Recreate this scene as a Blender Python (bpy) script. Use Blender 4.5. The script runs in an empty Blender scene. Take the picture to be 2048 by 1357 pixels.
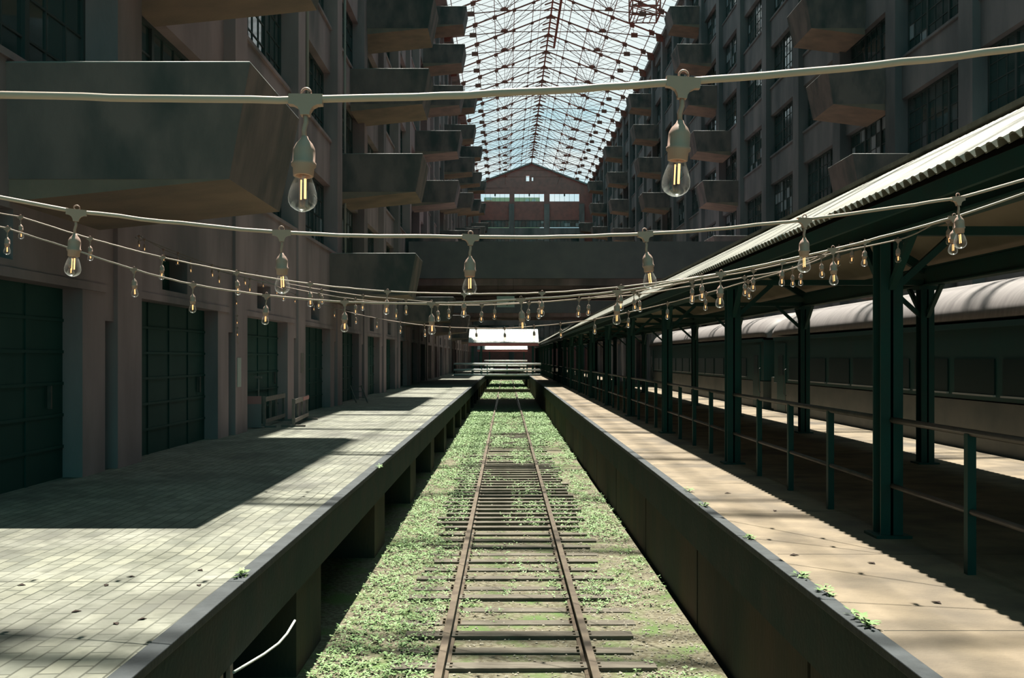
import bpy, math, random
from mathutils import Vector, Matrix, noise
random.seed(7)
R = math.radians
scene = bpy.context.scene
COL = scene.collection

# ---------------------------------------------------------------- camera, sky, sun, exposure
FPX, VPX, VPY, EYE = 1991.0, 1012.0, 716.0, 1.62
cam = bpy.data.cameras.new('camera'); cam.lens = 35.0; cam.sensor_width = 36.0
cam.shift_x = (1024 - VPX) / 2048; cam.shift_y = (VPY - 678.5) / 2048
cam.clip_start = 0.05; cam.clip_end = 2000
camo = bpy.data.objects.new('camera', cam); COL.objects.link(camo)
camo.location = (0, 0, EYE); camo.rotation_euler = (R(90), 0, 0)
scene.camera = camo

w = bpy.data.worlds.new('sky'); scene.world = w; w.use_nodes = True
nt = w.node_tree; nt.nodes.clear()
def N(t, **kw):
    n = nt.nodes.new(t)
    for k, v in kw.items(): setattr(n, k, v)
    return n
out = N('ShaderNodeOutputWorld'); bg = N('ShaderNodeBackground')
tc = N('ShaderNodeTexCoord'); sep = N('ShaderNodeSeparateXYZ')
nt.links.new(tc.outputs['Generated'], sep.inputs[0])
grad = N('ShaderNodeValToRGB')
cr = grad.color_ramp
cr.elements[0].position = 0.0; cr.elements[0].color = (0.30, 0.33, 0.30, 1)
cr.elements[1].position = 1.0; cr.elements[1].color = (0.19, 0.60, 0.59, 1)
for p, c in ((0.02, (0.55, 0.72, 0.74, 1)), (0.19, (0.34, 0.70, 0.84, 1)), (0.25, (0.42, 0.76, 0.86, 1)), (0.36, (0.52, 0.85, 0.90, 1))):
    e = cr.elements.new(p); e.color = c
nt.links.new(sep.outputs['Z'], grad.inputs[0])
mp = N('ShaderNodeMapping'); mp.inputs['Scale'].default_value = (3.4, 1.2, 7.5); mp.inputs['Location'].default_value = (0.35, 0.0, 0.12)
nt.links.new(tc.outputs['Generated'], mp.inputs[0])
cn = N('ShaderNodeTexNoise'); cn.inputs['Scale'].default_value = 1.7; cn.inputs['Detail'].default_value = 7; cn.inputs['Roughness'].default_value = 0.55
nt.links.new(mp.outputs[0], cn.inputs['Vector'])
addz = N('ShaderNodeMath', operation='MULTIPLY_ADD'); addz.inputs[1].default_value = 1.1; addz.inputs[2].default_value = -0.26
nt.links.new(sep.outputs['Z'], addz.inputs[0])
clz = N('ShaderNodeClamp'); clz.inputs['Max'].default_value = 0.13; clz.inputs['Min'].default_value = -0.2
nt.links.new(addz.outputs[0], clz.inputs[0])
add2 = N('ShaderNodeMath', operation='ADD'); nt.links.new(cn.outputs['Fac'], add2.inputs[0]); nt.links.new(clz.outputs[0], add2.inputs[1])
crm = N('ShaderNodeValToRGB'); crm.color_ramp.elements[0].position = 0.34; crm.color_ramp.elements[1].position = 0.56
nt.links.new(add2.outputs[0], crm.inputs[0])
mx = N('ShaderNodeMixRGB'); mx.inputs[2].default_value = (0.88, 0.98, 0.97, 1)
nt.links.new(crm.outputs[0], mx.inputs[0]); nt.links.new(grad.outputs[0], mx.inputs[1])
back_fill = N('ShaderNodeMapRange'); back_fill.inputs['From Min'].default_value = 0.15; back_fill.inputs['From Max'].default_value = -0.35  # teal fill added behind the camera to tint the near shade
nt.links.new(sep.outputs['Y'], back_fill.inputs['Value'])
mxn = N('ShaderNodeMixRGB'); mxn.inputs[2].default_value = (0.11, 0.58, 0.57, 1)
nt.links.new(back_fill.outputs[0], mxn.inputs[0]); nt.links.new(mx.outputs[0], mxn.inputs[1])
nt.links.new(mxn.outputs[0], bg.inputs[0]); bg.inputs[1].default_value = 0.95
nt.links.new(bg.outputs[0], out.inputs[0])

SUN_EL = 68.5
sun = bpy.data.lights.new('sun', 'SUN'); sun.energy = 15.5; sun.angle = R(0.53); sun.color = (1.0, 0.96, 0.84)
suno = bpy.data.objects.new('sun', sun); COL.objects.link(suno)
suno.location = (0, 60, 90); suno.rotation_euler = (R(-(90 - SUN_EL)), 0, 0)   # shines from ahead (+Y), down and towards the camera

vs = scene.view_settings
vs.view_transform = 'Standard'; vs.look = 'None'; vs.exposure = 0.0; vs.gamma = 1.0; vs.use_curve_mapping = False

# ---------------------------------------------------------------- helpers
def at(px, py, d):
    return Vector(((px - VPX) * d / FPX, d, EYE + (VPY - py) * d / FPX))

ORD = ['first','second','third','fourth','fifth','sixth','seventh','eighth','ninth','tenth','eleventh','twelfth','thirteenth','fourteenth','fifteenth','sixteenth','seventeenth','eighteenth','nineteenth']
TENS = {2:'twent',3:'thirt',4:'fort',5:'fift',6:'sixt',7:'sevent',8:'eight',9:'ninet'}
def ordn(n):                       # 1-based
    if n < 20: return ORD[n-1]
    t, u = divmod(n, 10)
    return TENS[t] + 'ieth' if u == 0 else TENS[t] + 'y-' + ORD[u-1]

def mat(name, col, rough=0.85, col2=None, scale=3.0, lo=0.35, hi=0.7, metal=0.0, bump=0.0, bscale=20.0, stretch=(1,1,1), col3=None, scale3=0.5, spec=0.3):
    m = bpy.data.materials.new(name); m.use_nodes = True
    t = m.node_tree; b = t.nodes['Principled BSDF']
    b.inputs['Roughness'].default_value = rough; b.inputs['Metallic'].default_value = metal
    b.inputs['Specular IOR Level'].default_value = spec
    b.inputs['Base Color'].default_value = (*col, 1)
    geo = t.nodes.new('ShaderNodeNewGeometry')
    mpn = t.nodes.new('ShaderNodeMapping'); mpn.inputs['Scale'].default_value = stretch
    t.links.new(geo.outputs['Position'], mpn.inputs[0])
    last = None
    def noisy(c_in, c2, sc, lo, hi, det=6):
        nz = t.nodes.new('ShaderNodeTexNoise'); nz.inputs['Scale'].default_value = sc; nz.inputs['Detail'].default_value = det
        t.links.new(mpn.outputs[0], nz.inputs['Vector'])
        r = t.nodes.new('ShaderNodeMapRange'); r.inputs['From Min'].default_value = lo; r.inputs['From Max'].default_value = hi
        t.links.new(nz.outputs['Fac'], r.inputs['Value'])
        x = t.nodes.new('ShaderNodeMixRGB'); t.links.new(r.outputs[0], x.inputs[0])
        if c_in is None: x.inputs[1].default_value = (*col, 1)
        else: t.links.new(c_in, x.inputs[1])
        x.inputs[2].default_value = (*c2, 1)
        return x.outputs[0]
    if col2: last = noisy(None, col2, scale, lo, hi)
    if col3: last = noisy(last, col3, scale3, 0.48, 0.68)
    if last is not None: t.links.new(last, b.inputs['Base Color'])
    if bump:
        nz = t.nodes.new('ShaderNodeTexNoise'); nz.inputs['Scale'].default_value = bscale; nz.inputs['Detail'].default_value = 4
        t.links.new(mpn.outputs[0], nz.inputs['Vector'])
        bp = t.nodes.new('ShaderNodeBump'); bp.inputs['Strength'].default_value = bump; bp.inputs['Distance'].default_value = 0.02
        t.links.new(nz.outputs['Fac'], bp.inputs['Height']); t.links.new(bp.outputs[0], b.inputs['Normal'])
    return m

class MB:
    def __init__(s): s.v = []; s.f = []; s.sm = []
    def add(s, vs_, fs, smooth=False):
        o = len(s.v); s.v += [tuple(p) for p in vs_]
        for f in fs: s.f.append(tuple(o + i for i in f)); s.sm.append(smooth)
    def hexa(s, p):   # 8 points: bottom 4 ccw, top 4 ccw
        s.add(p, [(3,2,1,0),(4,5,6,7),(0,1,5,4),(1,2,6,5),(2,3,7,6),(3,0,4,7)])
        return s
    def box(s, x0, x1, y0, y1, z0, z1):
        if x0 > x1: x0, x1 = x1, x0
        if y0 > y1: y0, y1 = y1, y0
        if z0 > z1: z0, z1 = z1, z0
        return s.hexa([(x0,y0,z0),(x1,y0,z0),(x1,y1,z0),(x0,y1,z0),(x0,y0,z1),(x1,y0,z1),(x1,y1,z1),(x0,y1,z1)])
    def bar(s, p, q, wd, h=None, up=(0,0,1)):
        p, q = Vector(p), Vector(q); h = h or wd
        d = (q - p).normalized(); u = Vector(up)
        if abs(d.dot(u)) > 0.98: u = Vector((0,1,0))
        a = d.cross(u).normalized() * wd / 2; b = a.cross(d).normalized() * h / 2
        return s.hexa([p-a-b, p+a-b, q+a-b, q-a-b, p-a+b, p+a+b, q+a+b, q-a+b])
    def tube(s, pts, r, n=10, cap=True, smooth=True):
        pts = [Vector(p) for p in pts]; m = len(pts)
        rr = r if isinstance(r, (list, tuple)) else [r] * m
        vs_, fs = [], []
        for i, p in enumerate(pts):
            t = (pts[min(i+1, m-1)] - pts[max(i-1, 0)]).normalized()
            u = Vector((0,0,1)) if abs(t.z) < 0.95 else Vector((0,1,0))
            a = t.cross(u).normalized(); b = a.cross(t)
            for k in range(n):
                an = 2*math.pi*k/n
                vs_.append(p + (a*math.cos(an) + b*math.sin(an)) * rr[i])
        for i in range(m-1):
            for k in range(n):
                k2 = (k+1) % n
                fs.append((i*n+k2, i*n+k, (i+1)*n+k, (i+1)*n+k2))
        s.add(vs_, fs, smooth)
        if cap:
            o = len(s.v) - len(vs_)
            s.f.append(tuple(o + k for k in range(n))); s.sm.append(False)
            s.f.append(tuple(o + (m-1)*n + k for k in reversed(range(n)))); s.sm.append(False)
        return s
    def lathe(s, prof, n=20, c=(0,0,0), smooth=True):   # prof: (r, z) from top down
        vs_, fs = [], []
        for r, z in prof:
            for k in range(n):
                an = 2*math.pi*k/n
                vs_.append((c[0] + r*math.cos(an), c[1] + r*math.sin(an), c[2] + z))
        for i in range(len(prof)-1):
            for k in range(n):
                k2 = (k+1) % n
                fs.append((i*n+k, (i+1)*n+k, (i+1)*n+k2, i*n+k2))
        s.add(vs_, fs, smooth)
        return s
    def mesh(s, name, m):
        me = bpy.data.meshes.new(name); me.from_pydata(s.v, [], s.f)
        me.polygons.foreach_set('use_smooth', s.sm)
        me.materials.append(m); me.update()
        return me
    def build(s, name, m, parent=None, bevel=0.0, **tags):
        o = bpy.data.objects.new(name, s.mesh(name, m)); COL.objects.link(o)
        if parent is not None: o.parent = parent
        if bevel:
            bv = o.modifiers.new('bevel', 'BEVEL'); bv.width = bevel; bv.segments = 2; bv.limit_method = 'ANGLE'; bv.angle_limit = R(40)
        for k, v in tags.items(): o[k] = v
        return o

def link(name, me, parent=None, loc=None):
    o = bpy.data.objects.new(name, me); COL.objects.link(o)
    if parent is not None: o.parent = parent
    if loc is not None: o.location = loc
    return o
def tag(o, label, cat, group=None, kind=None):
    if label: o['label'] = label
    if cat: o['category'] = cat
    if group: o['group'] = group
    if kind: o['kind'] = kind
    return o
def thing(name, label, cat, loc=(0,0,0), rz=0, group=None):
    o = bpy.data.objects.new(name, None); COL.objects.link(o)
    o.location = loc; o.rotation_euler = (0, 0, rz); o.empty_display_size = 0.2
    return tag(o, label, cat, group)

# ---------------------------------------------------------------- materials
M = {}
M['concrete'] = mat('weathered_concrete', (0.35,0.258,0.268), 0.9, (0.23,0.172,0.182), 0.9, 0.38, 0.68, bump=0.25, bscale=9, stretch=(1,1,0.35), col3=(0.13,0.118,0.122), scale3=0.35)
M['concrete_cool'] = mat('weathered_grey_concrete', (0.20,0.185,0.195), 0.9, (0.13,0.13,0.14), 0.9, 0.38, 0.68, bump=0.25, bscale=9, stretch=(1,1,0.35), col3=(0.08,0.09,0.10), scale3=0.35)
M['bridge'] = mat('bridge_concrete', (0.15,0.135,0.14), 0.9, (0.12,0.11,0.12), 1.2)
M['balcony'] = mat('balcony_concrete', (0.19,0.145,0.14), 0.9, (0.11,0.095,0.096), 1.6, 0.36, 0.66, bump=0.3, bscale=12, stretch=(1,1,0.5), col3=(0.058,0.07,0.07), scale3=0.8)
M['soffit'] = mat('balcony_soffit_concrete', (0.27,0.19,0.15), 0.9, (0.17,0.13,0.112), 1.2, bump=0.2)
M['brick_far'] = mat('far_brick', (0.50,0.175,0.165), 0.9, (0.38,0.15,0.145), 1.5)
M['coping'] = mat('coping_stone', (0.037,0.044,0.049), 0.7, (0.020,0.025,0.028), 6, bump=0.3)
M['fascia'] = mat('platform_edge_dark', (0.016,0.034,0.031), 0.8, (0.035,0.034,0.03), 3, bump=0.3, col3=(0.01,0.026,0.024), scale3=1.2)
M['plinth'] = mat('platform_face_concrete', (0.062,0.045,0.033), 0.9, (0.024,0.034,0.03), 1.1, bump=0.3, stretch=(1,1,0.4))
M['void'] = mat('recess_shade', (0.012,0.03,0.027), 0.95)  # shade of the open void painted as a near-black wall
M['concrete_top'] = mat('platform_concrete', (0.205,0.164,0.115), 0.9, (0.135,0.108,0.078), 2.6, 0.36, 0.68, bump=0.35, bscale=40, col3=(0.08,0.068,0.055), scale3=0.75)
M['teal_shade_steel'] = mat('shade_tinted_steel', (0.006,0.05,0.043), 0.6, (0.012,0.042,0.036), 4)  # teal cast of the deep shade put into the base colour
M['rail_steel'] = mat('railing_steel', (0.09,0.08,0.07), 0.5, (0.05,0.05,0.045), 8)
M['rust'] = mat('rusted_rail', (0.118,0.092,0.064), 0.5, (0.064,0.046,0.032), 6, metal=0.3)
M['roof_steel'] = mat('red_oxide_steel', (0.30,0.085,0.065), 0.7, (0.20,0.06,0.05), 5)
M['corrugated'] = mat('pale_corrugated_metal', (0.195,0.195,0.164), 0.55, (0.139,0.136,0.112), 2.0, stretch=(0.6,5,0.6))
M['soffit_sheet'] = mat('canopy_underside', (0.36,0.30,0.23), 0.8, (0.27,0.23,0.18), 1.0)
M['white_metal'] = mat('white_sheet_metal', (0.480,0.504,0.492), 0.5, (0.396,0.420,0.408), 1.5, stretch=(4,1,1))
M['door_teal_shade'] = mat('shade_tinted_door', (0.006,0.045,0.039), 0.7, (0.012,0.055,0.047), 2.0)  # teal of the shaded doorways put into the door colour
M['window_steel'] = mat('window_steel', (0.045,0.06,0.06), 0.6)
M['train_body'] = mat('train_side_paint', (0.015,0.062,0.055), 0.5, (0.025,0.058,0.052), 1.5)
M['train_low'] = mat('train_lower_side', (0.12,0.12,0.105), 0.5, (0.08,0.09,0.08), 2)
M['train_roof'] = mat('train_roof_metal', (0.185,0.167,0.164), 0.6, (0.136,0.122,0.122), 3, stretch=(0.4,3,0.4))
M['train_glass'] = mat('train_glass', (0.006,0.022,0.02), 0.3, spec=0.35)
M['cable'] = mat('white_rubber_cable', (0.44,0.345,0.29), 0.5)
M['socket'] = mat('white_socket', (0.40,0.27,0.225), 0.5)
M['tie'] = mat('weathered_tie', (0.128,0.115,0.092), 0.95, (0.072,0.061,0.048), 9, 0.35, 0.7, bump=0.5, bscale=30, stretch=(0.4,4,1))
M['bed'] = mat('ballast_and_moss', (0.088,0.076,0.048), 0.95, (0.155,0.142,0.10), 18, 0.42, 0.58, bump=0.9, bscale=45, col3=(0.08,0.125,0.04), scale3=2.2)
M['weed'] = mat('weed_leaf', (0.12,0.215,0.07), 0.6, (0.17,0.25,0.10), 3)
M['weed2'] = mat('weed_leaf_pale', (0.155,0.25,0.10), 0.6, (0.10,0.20,0.06), 5)
M['stone'] = mat('pale_gravel', (0.40,0.37,0.30), 0.9, (0.18,0.16,0.12), 12)
M['dirt'] = mat('ground', (0.12,0.10,0.08), 0.95, (0.07,0.07,0.06), 1)
M['white'] = mat('white_paint', (0.372,0.396,0.372), 0.6)
M['white_rail'] = mat('white_rail_paint', (0.78,0.80,0.78), 0.5)
M['ink'] = mat('black_ink', (0.03,0.035,0.035), 0.7)
M['wood_pale'] = mat('grey_timber', (0.215,0.182,0.169), 0.85, (0.156,0.137,0.124), 8)
M['board'] = mat('grey_board', (0.196,0.182,0.189), 0.8)
M['redtape'] = mat('faded_red_band', (0.36,0.17,0.17), 0.7)
M['leaf_dead'] = mat('dead_leaf', (0.03,0.018,0.014), 0.9)
M['buff'] = mat('buff_wall', (0.496,0.480,0.336), 0.9, (0.416,0.400,0.288), 1)
M['pipe'] = mat('pale_pipe', (0.30,0.30,0.29), 0.5)

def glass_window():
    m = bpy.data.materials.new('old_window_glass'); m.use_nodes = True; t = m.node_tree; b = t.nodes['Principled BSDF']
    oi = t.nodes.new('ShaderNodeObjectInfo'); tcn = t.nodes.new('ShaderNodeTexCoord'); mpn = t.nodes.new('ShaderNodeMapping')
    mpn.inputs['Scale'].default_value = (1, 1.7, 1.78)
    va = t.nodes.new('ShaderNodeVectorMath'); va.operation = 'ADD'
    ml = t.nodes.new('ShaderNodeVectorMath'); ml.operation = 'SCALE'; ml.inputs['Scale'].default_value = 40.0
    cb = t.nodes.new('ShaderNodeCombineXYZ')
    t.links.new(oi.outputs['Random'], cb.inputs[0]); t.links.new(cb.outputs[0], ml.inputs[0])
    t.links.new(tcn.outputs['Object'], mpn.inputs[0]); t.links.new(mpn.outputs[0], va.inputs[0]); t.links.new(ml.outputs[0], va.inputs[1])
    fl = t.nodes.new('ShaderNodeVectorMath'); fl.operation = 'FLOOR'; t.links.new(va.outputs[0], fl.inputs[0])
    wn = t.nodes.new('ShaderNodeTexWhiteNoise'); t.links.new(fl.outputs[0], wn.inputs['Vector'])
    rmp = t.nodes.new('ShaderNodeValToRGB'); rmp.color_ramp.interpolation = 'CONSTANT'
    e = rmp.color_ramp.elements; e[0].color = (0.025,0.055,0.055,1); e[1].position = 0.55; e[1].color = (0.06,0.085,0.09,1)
    a = e.new(0.76); a.color = (0.34,0.39,0.44,1)  # pale bluish panes paint in reflected sky
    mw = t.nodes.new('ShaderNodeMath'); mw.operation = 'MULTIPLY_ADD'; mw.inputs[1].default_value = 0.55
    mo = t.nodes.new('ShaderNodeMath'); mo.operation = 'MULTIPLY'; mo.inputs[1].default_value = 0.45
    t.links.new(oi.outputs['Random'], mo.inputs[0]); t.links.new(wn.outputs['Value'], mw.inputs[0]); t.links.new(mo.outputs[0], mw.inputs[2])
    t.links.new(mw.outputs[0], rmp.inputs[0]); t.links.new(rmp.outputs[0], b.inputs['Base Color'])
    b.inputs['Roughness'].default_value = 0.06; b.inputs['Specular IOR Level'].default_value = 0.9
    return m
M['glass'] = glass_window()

def bulb_glass():
    m = bpy.data.materials.new('clear_bulb_glass'); m.use_nodes = True; t = m.node_tree; t.nodes.clear()
    o = t.nodes.new('ShaderNodeOutputMaterial'); mxs = t.nodes.new('ShaderNodeMixShader')
    tr = t.nodes.new('ShaderNodeBsdfTransparent'); gl = t.nodes.new('ShaderNodeBsdfGlossy'); lw = t.nodes.new('ShaderNodeLayerWeight')
    tr.inputs[0].default_value = (0.97,0.95,0.94,1); gl.inputs['Roughness'].default_value = 0.12; gl.inputs[0].default_value = (0.95,1,0.98,1)
    lw.inputs[0].default_value = 0.30
    sf = t.nodes.new('ShaderNodeMath'); sf.operation = 'MULTIPLY'; sf.inputs[1].default_value = 0.62; t.links.new(lw.outputs['Facing'], sf.inputs[0])
    t.links.new(sf.outputs[0], mxs.inputs[0]); t.links.new(tr.outputs[0], mxs.inputs[1]); ts = t.nodes.new('ShaderNodeBsdfTranslucent'); ts.inputs[0].default_value = (0.9,0.95,0.95,1)
    m2 = t.nodes.new('ShaderNodeMixShader'); m2.inputs[0].default_value = 0.22
    t.links.new(gl.outputs[0], m2.inputs[1]); t.links.new(ts.outputs[0], m2.inputs[2]); t.links.new(m2.outputs[0], mxs.inputs[2])
    t.links.new(mxs.outputs[0], o.inputs[0]); return m
M['bulb'] = bulb_glass()
def emit(name, c, s):
    m = bpy.data.materials.new(name); m.use_nodes = True; b = m.node_tree.nodes['Principled BSDF']
    b.inputs['Base Color'].default_value = (0.8,0.5,0.2,1); b.inputs['Emission Color'].default_value = (*c,1); b.inputs['Emission Strength'].default_value = s
    return m
M['filament'] = emit('glowing_filament', (1.0,0.52,0.20), 2.3)

def paving():
    m = bpy.data.materials.new('brick_paving'); m.use_nodes = True; t = m.node_tree; b = t.nodes['Principled BSDF']
    geo = t.nodes.new('ShaderNodeNewGeometry'); sp = t.nodes.new('ShaderNodeSeparateXYZ'); cb = t.nodes.new('ShaderNodeCombineXYZ')
    t.links.new(geo.outputs['Position'], sp.inputs[0]); t.links.new(sp.outputs['Y'], cb.inputs[0]); t.links.new(sp.outputs['X'], cb.inputs[1])
    wob = t.nodes.new('ShaderNodeTexNoise'); wob.inputs['Scale'].default_value = 0.6
    t.links.new(cb.outputs[0], wob.inputs['Vector'])
    sc = t.nodes.new('ShaderNodeVectorMath'); sc.operation = 'SCALE'; sc.inputs['Scale'].default_value = 0.12
    t.links.new(wob.outputs['Color'], sc.inputs[0])
    ad = t.nodes.new('ShaderNodeVectorMath'); ad.operation = 'ADD'; t.links.new(cb.outputs[0], ad.inputs[0]); t.links.new(sc.outputs[0], ad.inputs[1])
    br = t.nodes.new('ShaderNodeTexBrick'); br.inputs['Scale'].default_value = 1.0
    br.inputs['Brick Width'].default_value = 0.245; br.inputs['Row Height'].default_value = 0.122; br.inputs['Mortar Size'].default_value = 0.0075
    br.inputs['Mortar Smooth'].default_value = 0.3; br.inputs['Bias'].default_value = 0.0
    br.inputs['Color1'].default_value = (0.115,0.12,0.098,1); br.inputs['Color2'].default_value = (0.19,0.192,0.15,1); br.inputs['Mortar'].default_value = (0.06,0.062,0.045,1)
    t.links.new(ad.outputs[0], br.inputs['Vector'])
    last = br.outputs['Color']
    for scl, colr, lo, hi, amt in ((0.42,(0.05,0.048,0.044,1),0.46,0.68,0.85),(1.3,(0.23,0.232,0.195,1),0.47,0.68,0.7),(3.5,(0.06,0.062,0.048,1),0.52,0.75,0.75),(9,(0.085,0.088,0.068,1),0.5,0.75,0.7)):
        nz = t.nodes.new('ShaderNodeTexNoise'); nz.inputs['Scale'].default_value = scl; nz.inputs['Detail'].default_value = 5
        t.links.new(cb.outputs[0], nz.inputs['Vector'])
        r = t.nodes.new('ShaderNodeMapRange'); r.inputs['From Min'].default_value = lo; r.inputs['From Max'].default_value = hi; r.inputs['To Max'].default_value = amt
        t.links.new(nz.outputs['Fac'], r.inputs['Value'])
        x = t.nodes.new('ShaderNodeMixRGB'); t.links.new(r.outputs[0], x.inputs[0]); t.links.new(last, x.inputs[1]); x.inputs[2].default_value = colr
        last = x.outputs[0]
    x = t.nodes.new('ShaderNodeMixRGB'); x.inputs[2].default_value = (0.045,0.047,0.034,1)
    mm = t.nodes.new('ShaderNodeMath'); mm.operation = 'MULTIPLY'
    wz = t.nodes.new('ShaderNodeTexNoise'); wz.inputs['Scale'].default_value = 0.8; wz.inputs['Detail'].default_value = 3
    wr = t.nodes.new('ShaderNodeMapRange'); wr.inputs['From Min'].default_value = 0.35; wr.inputs['From Max'].default_value = 0.6; wr.inputs['To Min'].default_value = 0.15; wr.inputs['To Max'].default_value = 0.85
    t.links.new(cb.outputs[0], wz.inputs['Vector']); t.links.new(wz.outputs['Fac'], wr.inputs['Value']); t.links.new(wr.outputs[0], mm.inputs[1])
    t.links.new(br.outputs['Fac'], mm.inputs[0]); t.links.new(mm.outputs[0], x.inputs[0]); t.links.new(last, x.inputs[1])
    t.links.new(x.outputs[0], b.inputs['Base Color']); b.inputs['Roughness'].default_value = 0.9
    bp = t.nodes.new('ShaderNodeBump'); bp.inputs['Strength'].default_value = 0.5; bp.inputs['Distance'].default_value = 0.012; bp.invert = True
    t.links.new(br.outputs['Fac'], bp.inputs['Height']); t.links.new(bp.outputs[0], b.inputs['Normal'])
    return m
M['paving'] = paving()

# ---------------------------------------------------------------- dimensions
XL, XR = -5.67, 14.4          # pilaster faces of the two buildings
Y0, Y1 = -14.0, 170.9         # length of the court
EL, ER = -1.88, 2.09          # platform edges
BED, RAIL = -1.40, -1.25
FL = 3.8                      # storey height
def sill(n): return 5.15 + FL * (n - 1)
def head(n): return 7.4 + FL * (n - 1)
TOPZ = 31.1

def struct(mb, name, m, parent=None, bevel=0.0):
    o = mb.build(name, m, parent, bevel); o['kind'] = 'structure'; return o

# ground under everything
struct(MB().box(-60, 60, -60, 260, -3.0, -2.4), 'ground', M['dirt'])
# track beds
struct(MB().box(-2.9, ER, Y0, Y1, -2.4, BED), 'track_bed', M['bed'])
struct(MB().box(8.1, XR, Y0, Y1, -2.4, BED), 'siding_bed', M['dirt'])

# left platform: brick deck, coping, fascia, piers and recess
mb = MB(); mb.box(XL-1.2, EL-0.13, Y0, Y1, -0.45, 0.0)
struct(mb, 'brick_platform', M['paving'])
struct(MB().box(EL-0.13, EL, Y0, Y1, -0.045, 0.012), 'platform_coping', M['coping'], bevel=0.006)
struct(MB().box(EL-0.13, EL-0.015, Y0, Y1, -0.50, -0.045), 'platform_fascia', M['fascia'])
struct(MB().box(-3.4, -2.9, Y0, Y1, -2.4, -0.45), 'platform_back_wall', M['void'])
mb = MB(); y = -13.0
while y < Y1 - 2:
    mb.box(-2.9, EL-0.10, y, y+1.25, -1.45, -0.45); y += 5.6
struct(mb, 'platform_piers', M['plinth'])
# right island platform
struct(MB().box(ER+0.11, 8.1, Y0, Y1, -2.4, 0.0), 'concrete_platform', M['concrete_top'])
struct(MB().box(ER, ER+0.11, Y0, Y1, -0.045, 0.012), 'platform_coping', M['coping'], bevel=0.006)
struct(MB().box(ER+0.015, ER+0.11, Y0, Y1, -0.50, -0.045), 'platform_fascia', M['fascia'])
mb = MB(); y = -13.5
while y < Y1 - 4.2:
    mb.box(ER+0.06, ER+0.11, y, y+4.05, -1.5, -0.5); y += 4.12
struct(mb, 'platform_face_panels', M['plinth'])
# fine expansion joints in the concrete deck
mb = MB(); y = 3.6
while y < 60:
    mb.box(ER+0.15, 6.9, y, y+0.007, 0.0, 0.0015); y += 2.3
struct(mb, 'platform_joints', M['plinth'])

# ---------------------------------------------------------------- the two long walls
PW = 0.96
BAYL, BAYR = 6.33, 6.1
colsL = [15.5 + BAYL * k for k in range(-4, 25)]        # far edge of each pilaster
colsR = [31.7 + BAYR * k for k in range(-7, 23)]
def wall(name, xf, s, cols, bay, ground):
    """s=+1: wall whose court side faces +X (left wall); s=-1 for the right wall"""
    mb = MB()
    def bx(a, b, y0, y1, z0, z1): mb.box(xf - s*a, xf - s*b, y0, y1, z0, z1)
    bx(0.78, 1.4, Y0, Y1, -2.4, TOPZ)
    for c in cols:
        bx(0, 0.8, c-PW, c, -1.4 if not ground else -0.3, TOPZ)
        y0, y1 = c, c + bay - PW
        if y0 > Y1: continue
        y1 = min(y1, Y1)
        for n in range(1, 8):
            z0 = head(n); z1 = sill(n+1) if n < 7 else TOPZ
            bx(0.25, 0.8, y0, y1, z0, z1)
            bx(0.19, 0.8, y0, y1, z1-0.09, z1)          # sill lip
        if ground:
            bx(0.06, 0.8, y0, y1, 3.35, sill(1)); bx(0.02, 0.8, y0, y1, sill(1)-0.09, sill(1))
            bx(0.06, 0.8, y0, y0+1.1, 2.62, 3.35); bx(0.06, 0.8, y0+2.4, y1, 2.62, 3.35); bx(0.06, 0.8, y0+1.1, y0+2.4, 2.62, 2.76)
            bx(0.03, 0.8, y0, y0+5.06, 2.55, 2.66)           # lintel
            bx(0.06, 0.8, y0+4.3, y0+5.06, -0.3, 2.62)
            bx(0.06, 0.8, y0+5.06, y1, 2.15, 2.62)
            bx(0.06, 0.8, y0, y0+0.12, -0.3, 2.62)
        else:
            bx(0.38, 0.8, y0, y1, -1.4, sill(1))
    bx(-0.74 if ground else -0.12, 1.4, Y0, Y1, TOPZ, TOPZ+0.35)      # eave cornice
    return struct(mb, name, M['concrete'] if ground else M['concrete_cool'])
wall('wall_left', XL, 1, colsL, BAYL, True)
wall('wall_right', XR, -1, colsR, BAYR, False)

def win_meshes(wd, h):
    f = MB()
    f.box(-0.05,0.05, 0,wd, 0,0.07); f.box(-0.05,0.05, 0,wd, h-0.07,h); f.box(-0.05,0.05, 0,0.07, 0.07,h-0.07); f.box(-0.05,0.05, wd-0.07,wd, 0.07,h-0.07)
    for k in (1, 2): f.box(-0.06,0.06, wd*k/3-0.06, wd*k/3+0.06, 0.07, h-0.07)
    for k in range(1, 9):
        if k % 3: f.box(-0.03,0.03, wd*k/9-0.016, wd*k/9+0.016, 0.07, h-0.07)
    for k in range(1, 4): f.box(-0.028,0.028, 0.07, wd-0.07, h*k/4-0.016, h*k/4+0.016)
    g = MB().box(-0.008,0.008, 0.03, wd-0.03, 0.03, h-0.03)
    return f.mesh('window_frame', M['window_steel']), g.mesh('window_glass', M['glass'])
nwin = 0
def add_windows(xg, cols, bay, ymin, ymax):
    global nwin
    wd = bay - PW - 0.02; h = head(1) - sill(1) - 0.02
    fm, gm = win_meshes(wd, h)
    for c in cols:
        if c < ymin or c > ymax: continue
        for n in range(1, 8):
            nwin += 1
            z = sill(n) + 0.01; x = xg
            if EYE + (VPY) * (c + bay) / FPX < z: continue      # above the frame for every part of the bay
            o = link('window_%d' % nwin, fm, None, (x, c + 0.01, z)); o['kind'] = 'structure'
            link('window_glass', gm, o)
add_windows(XL - 0.52, colsL, BAYL, 8, 135)
add_windows(XR + 0.52, colsR, BAYR, 24, 160)

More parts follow.
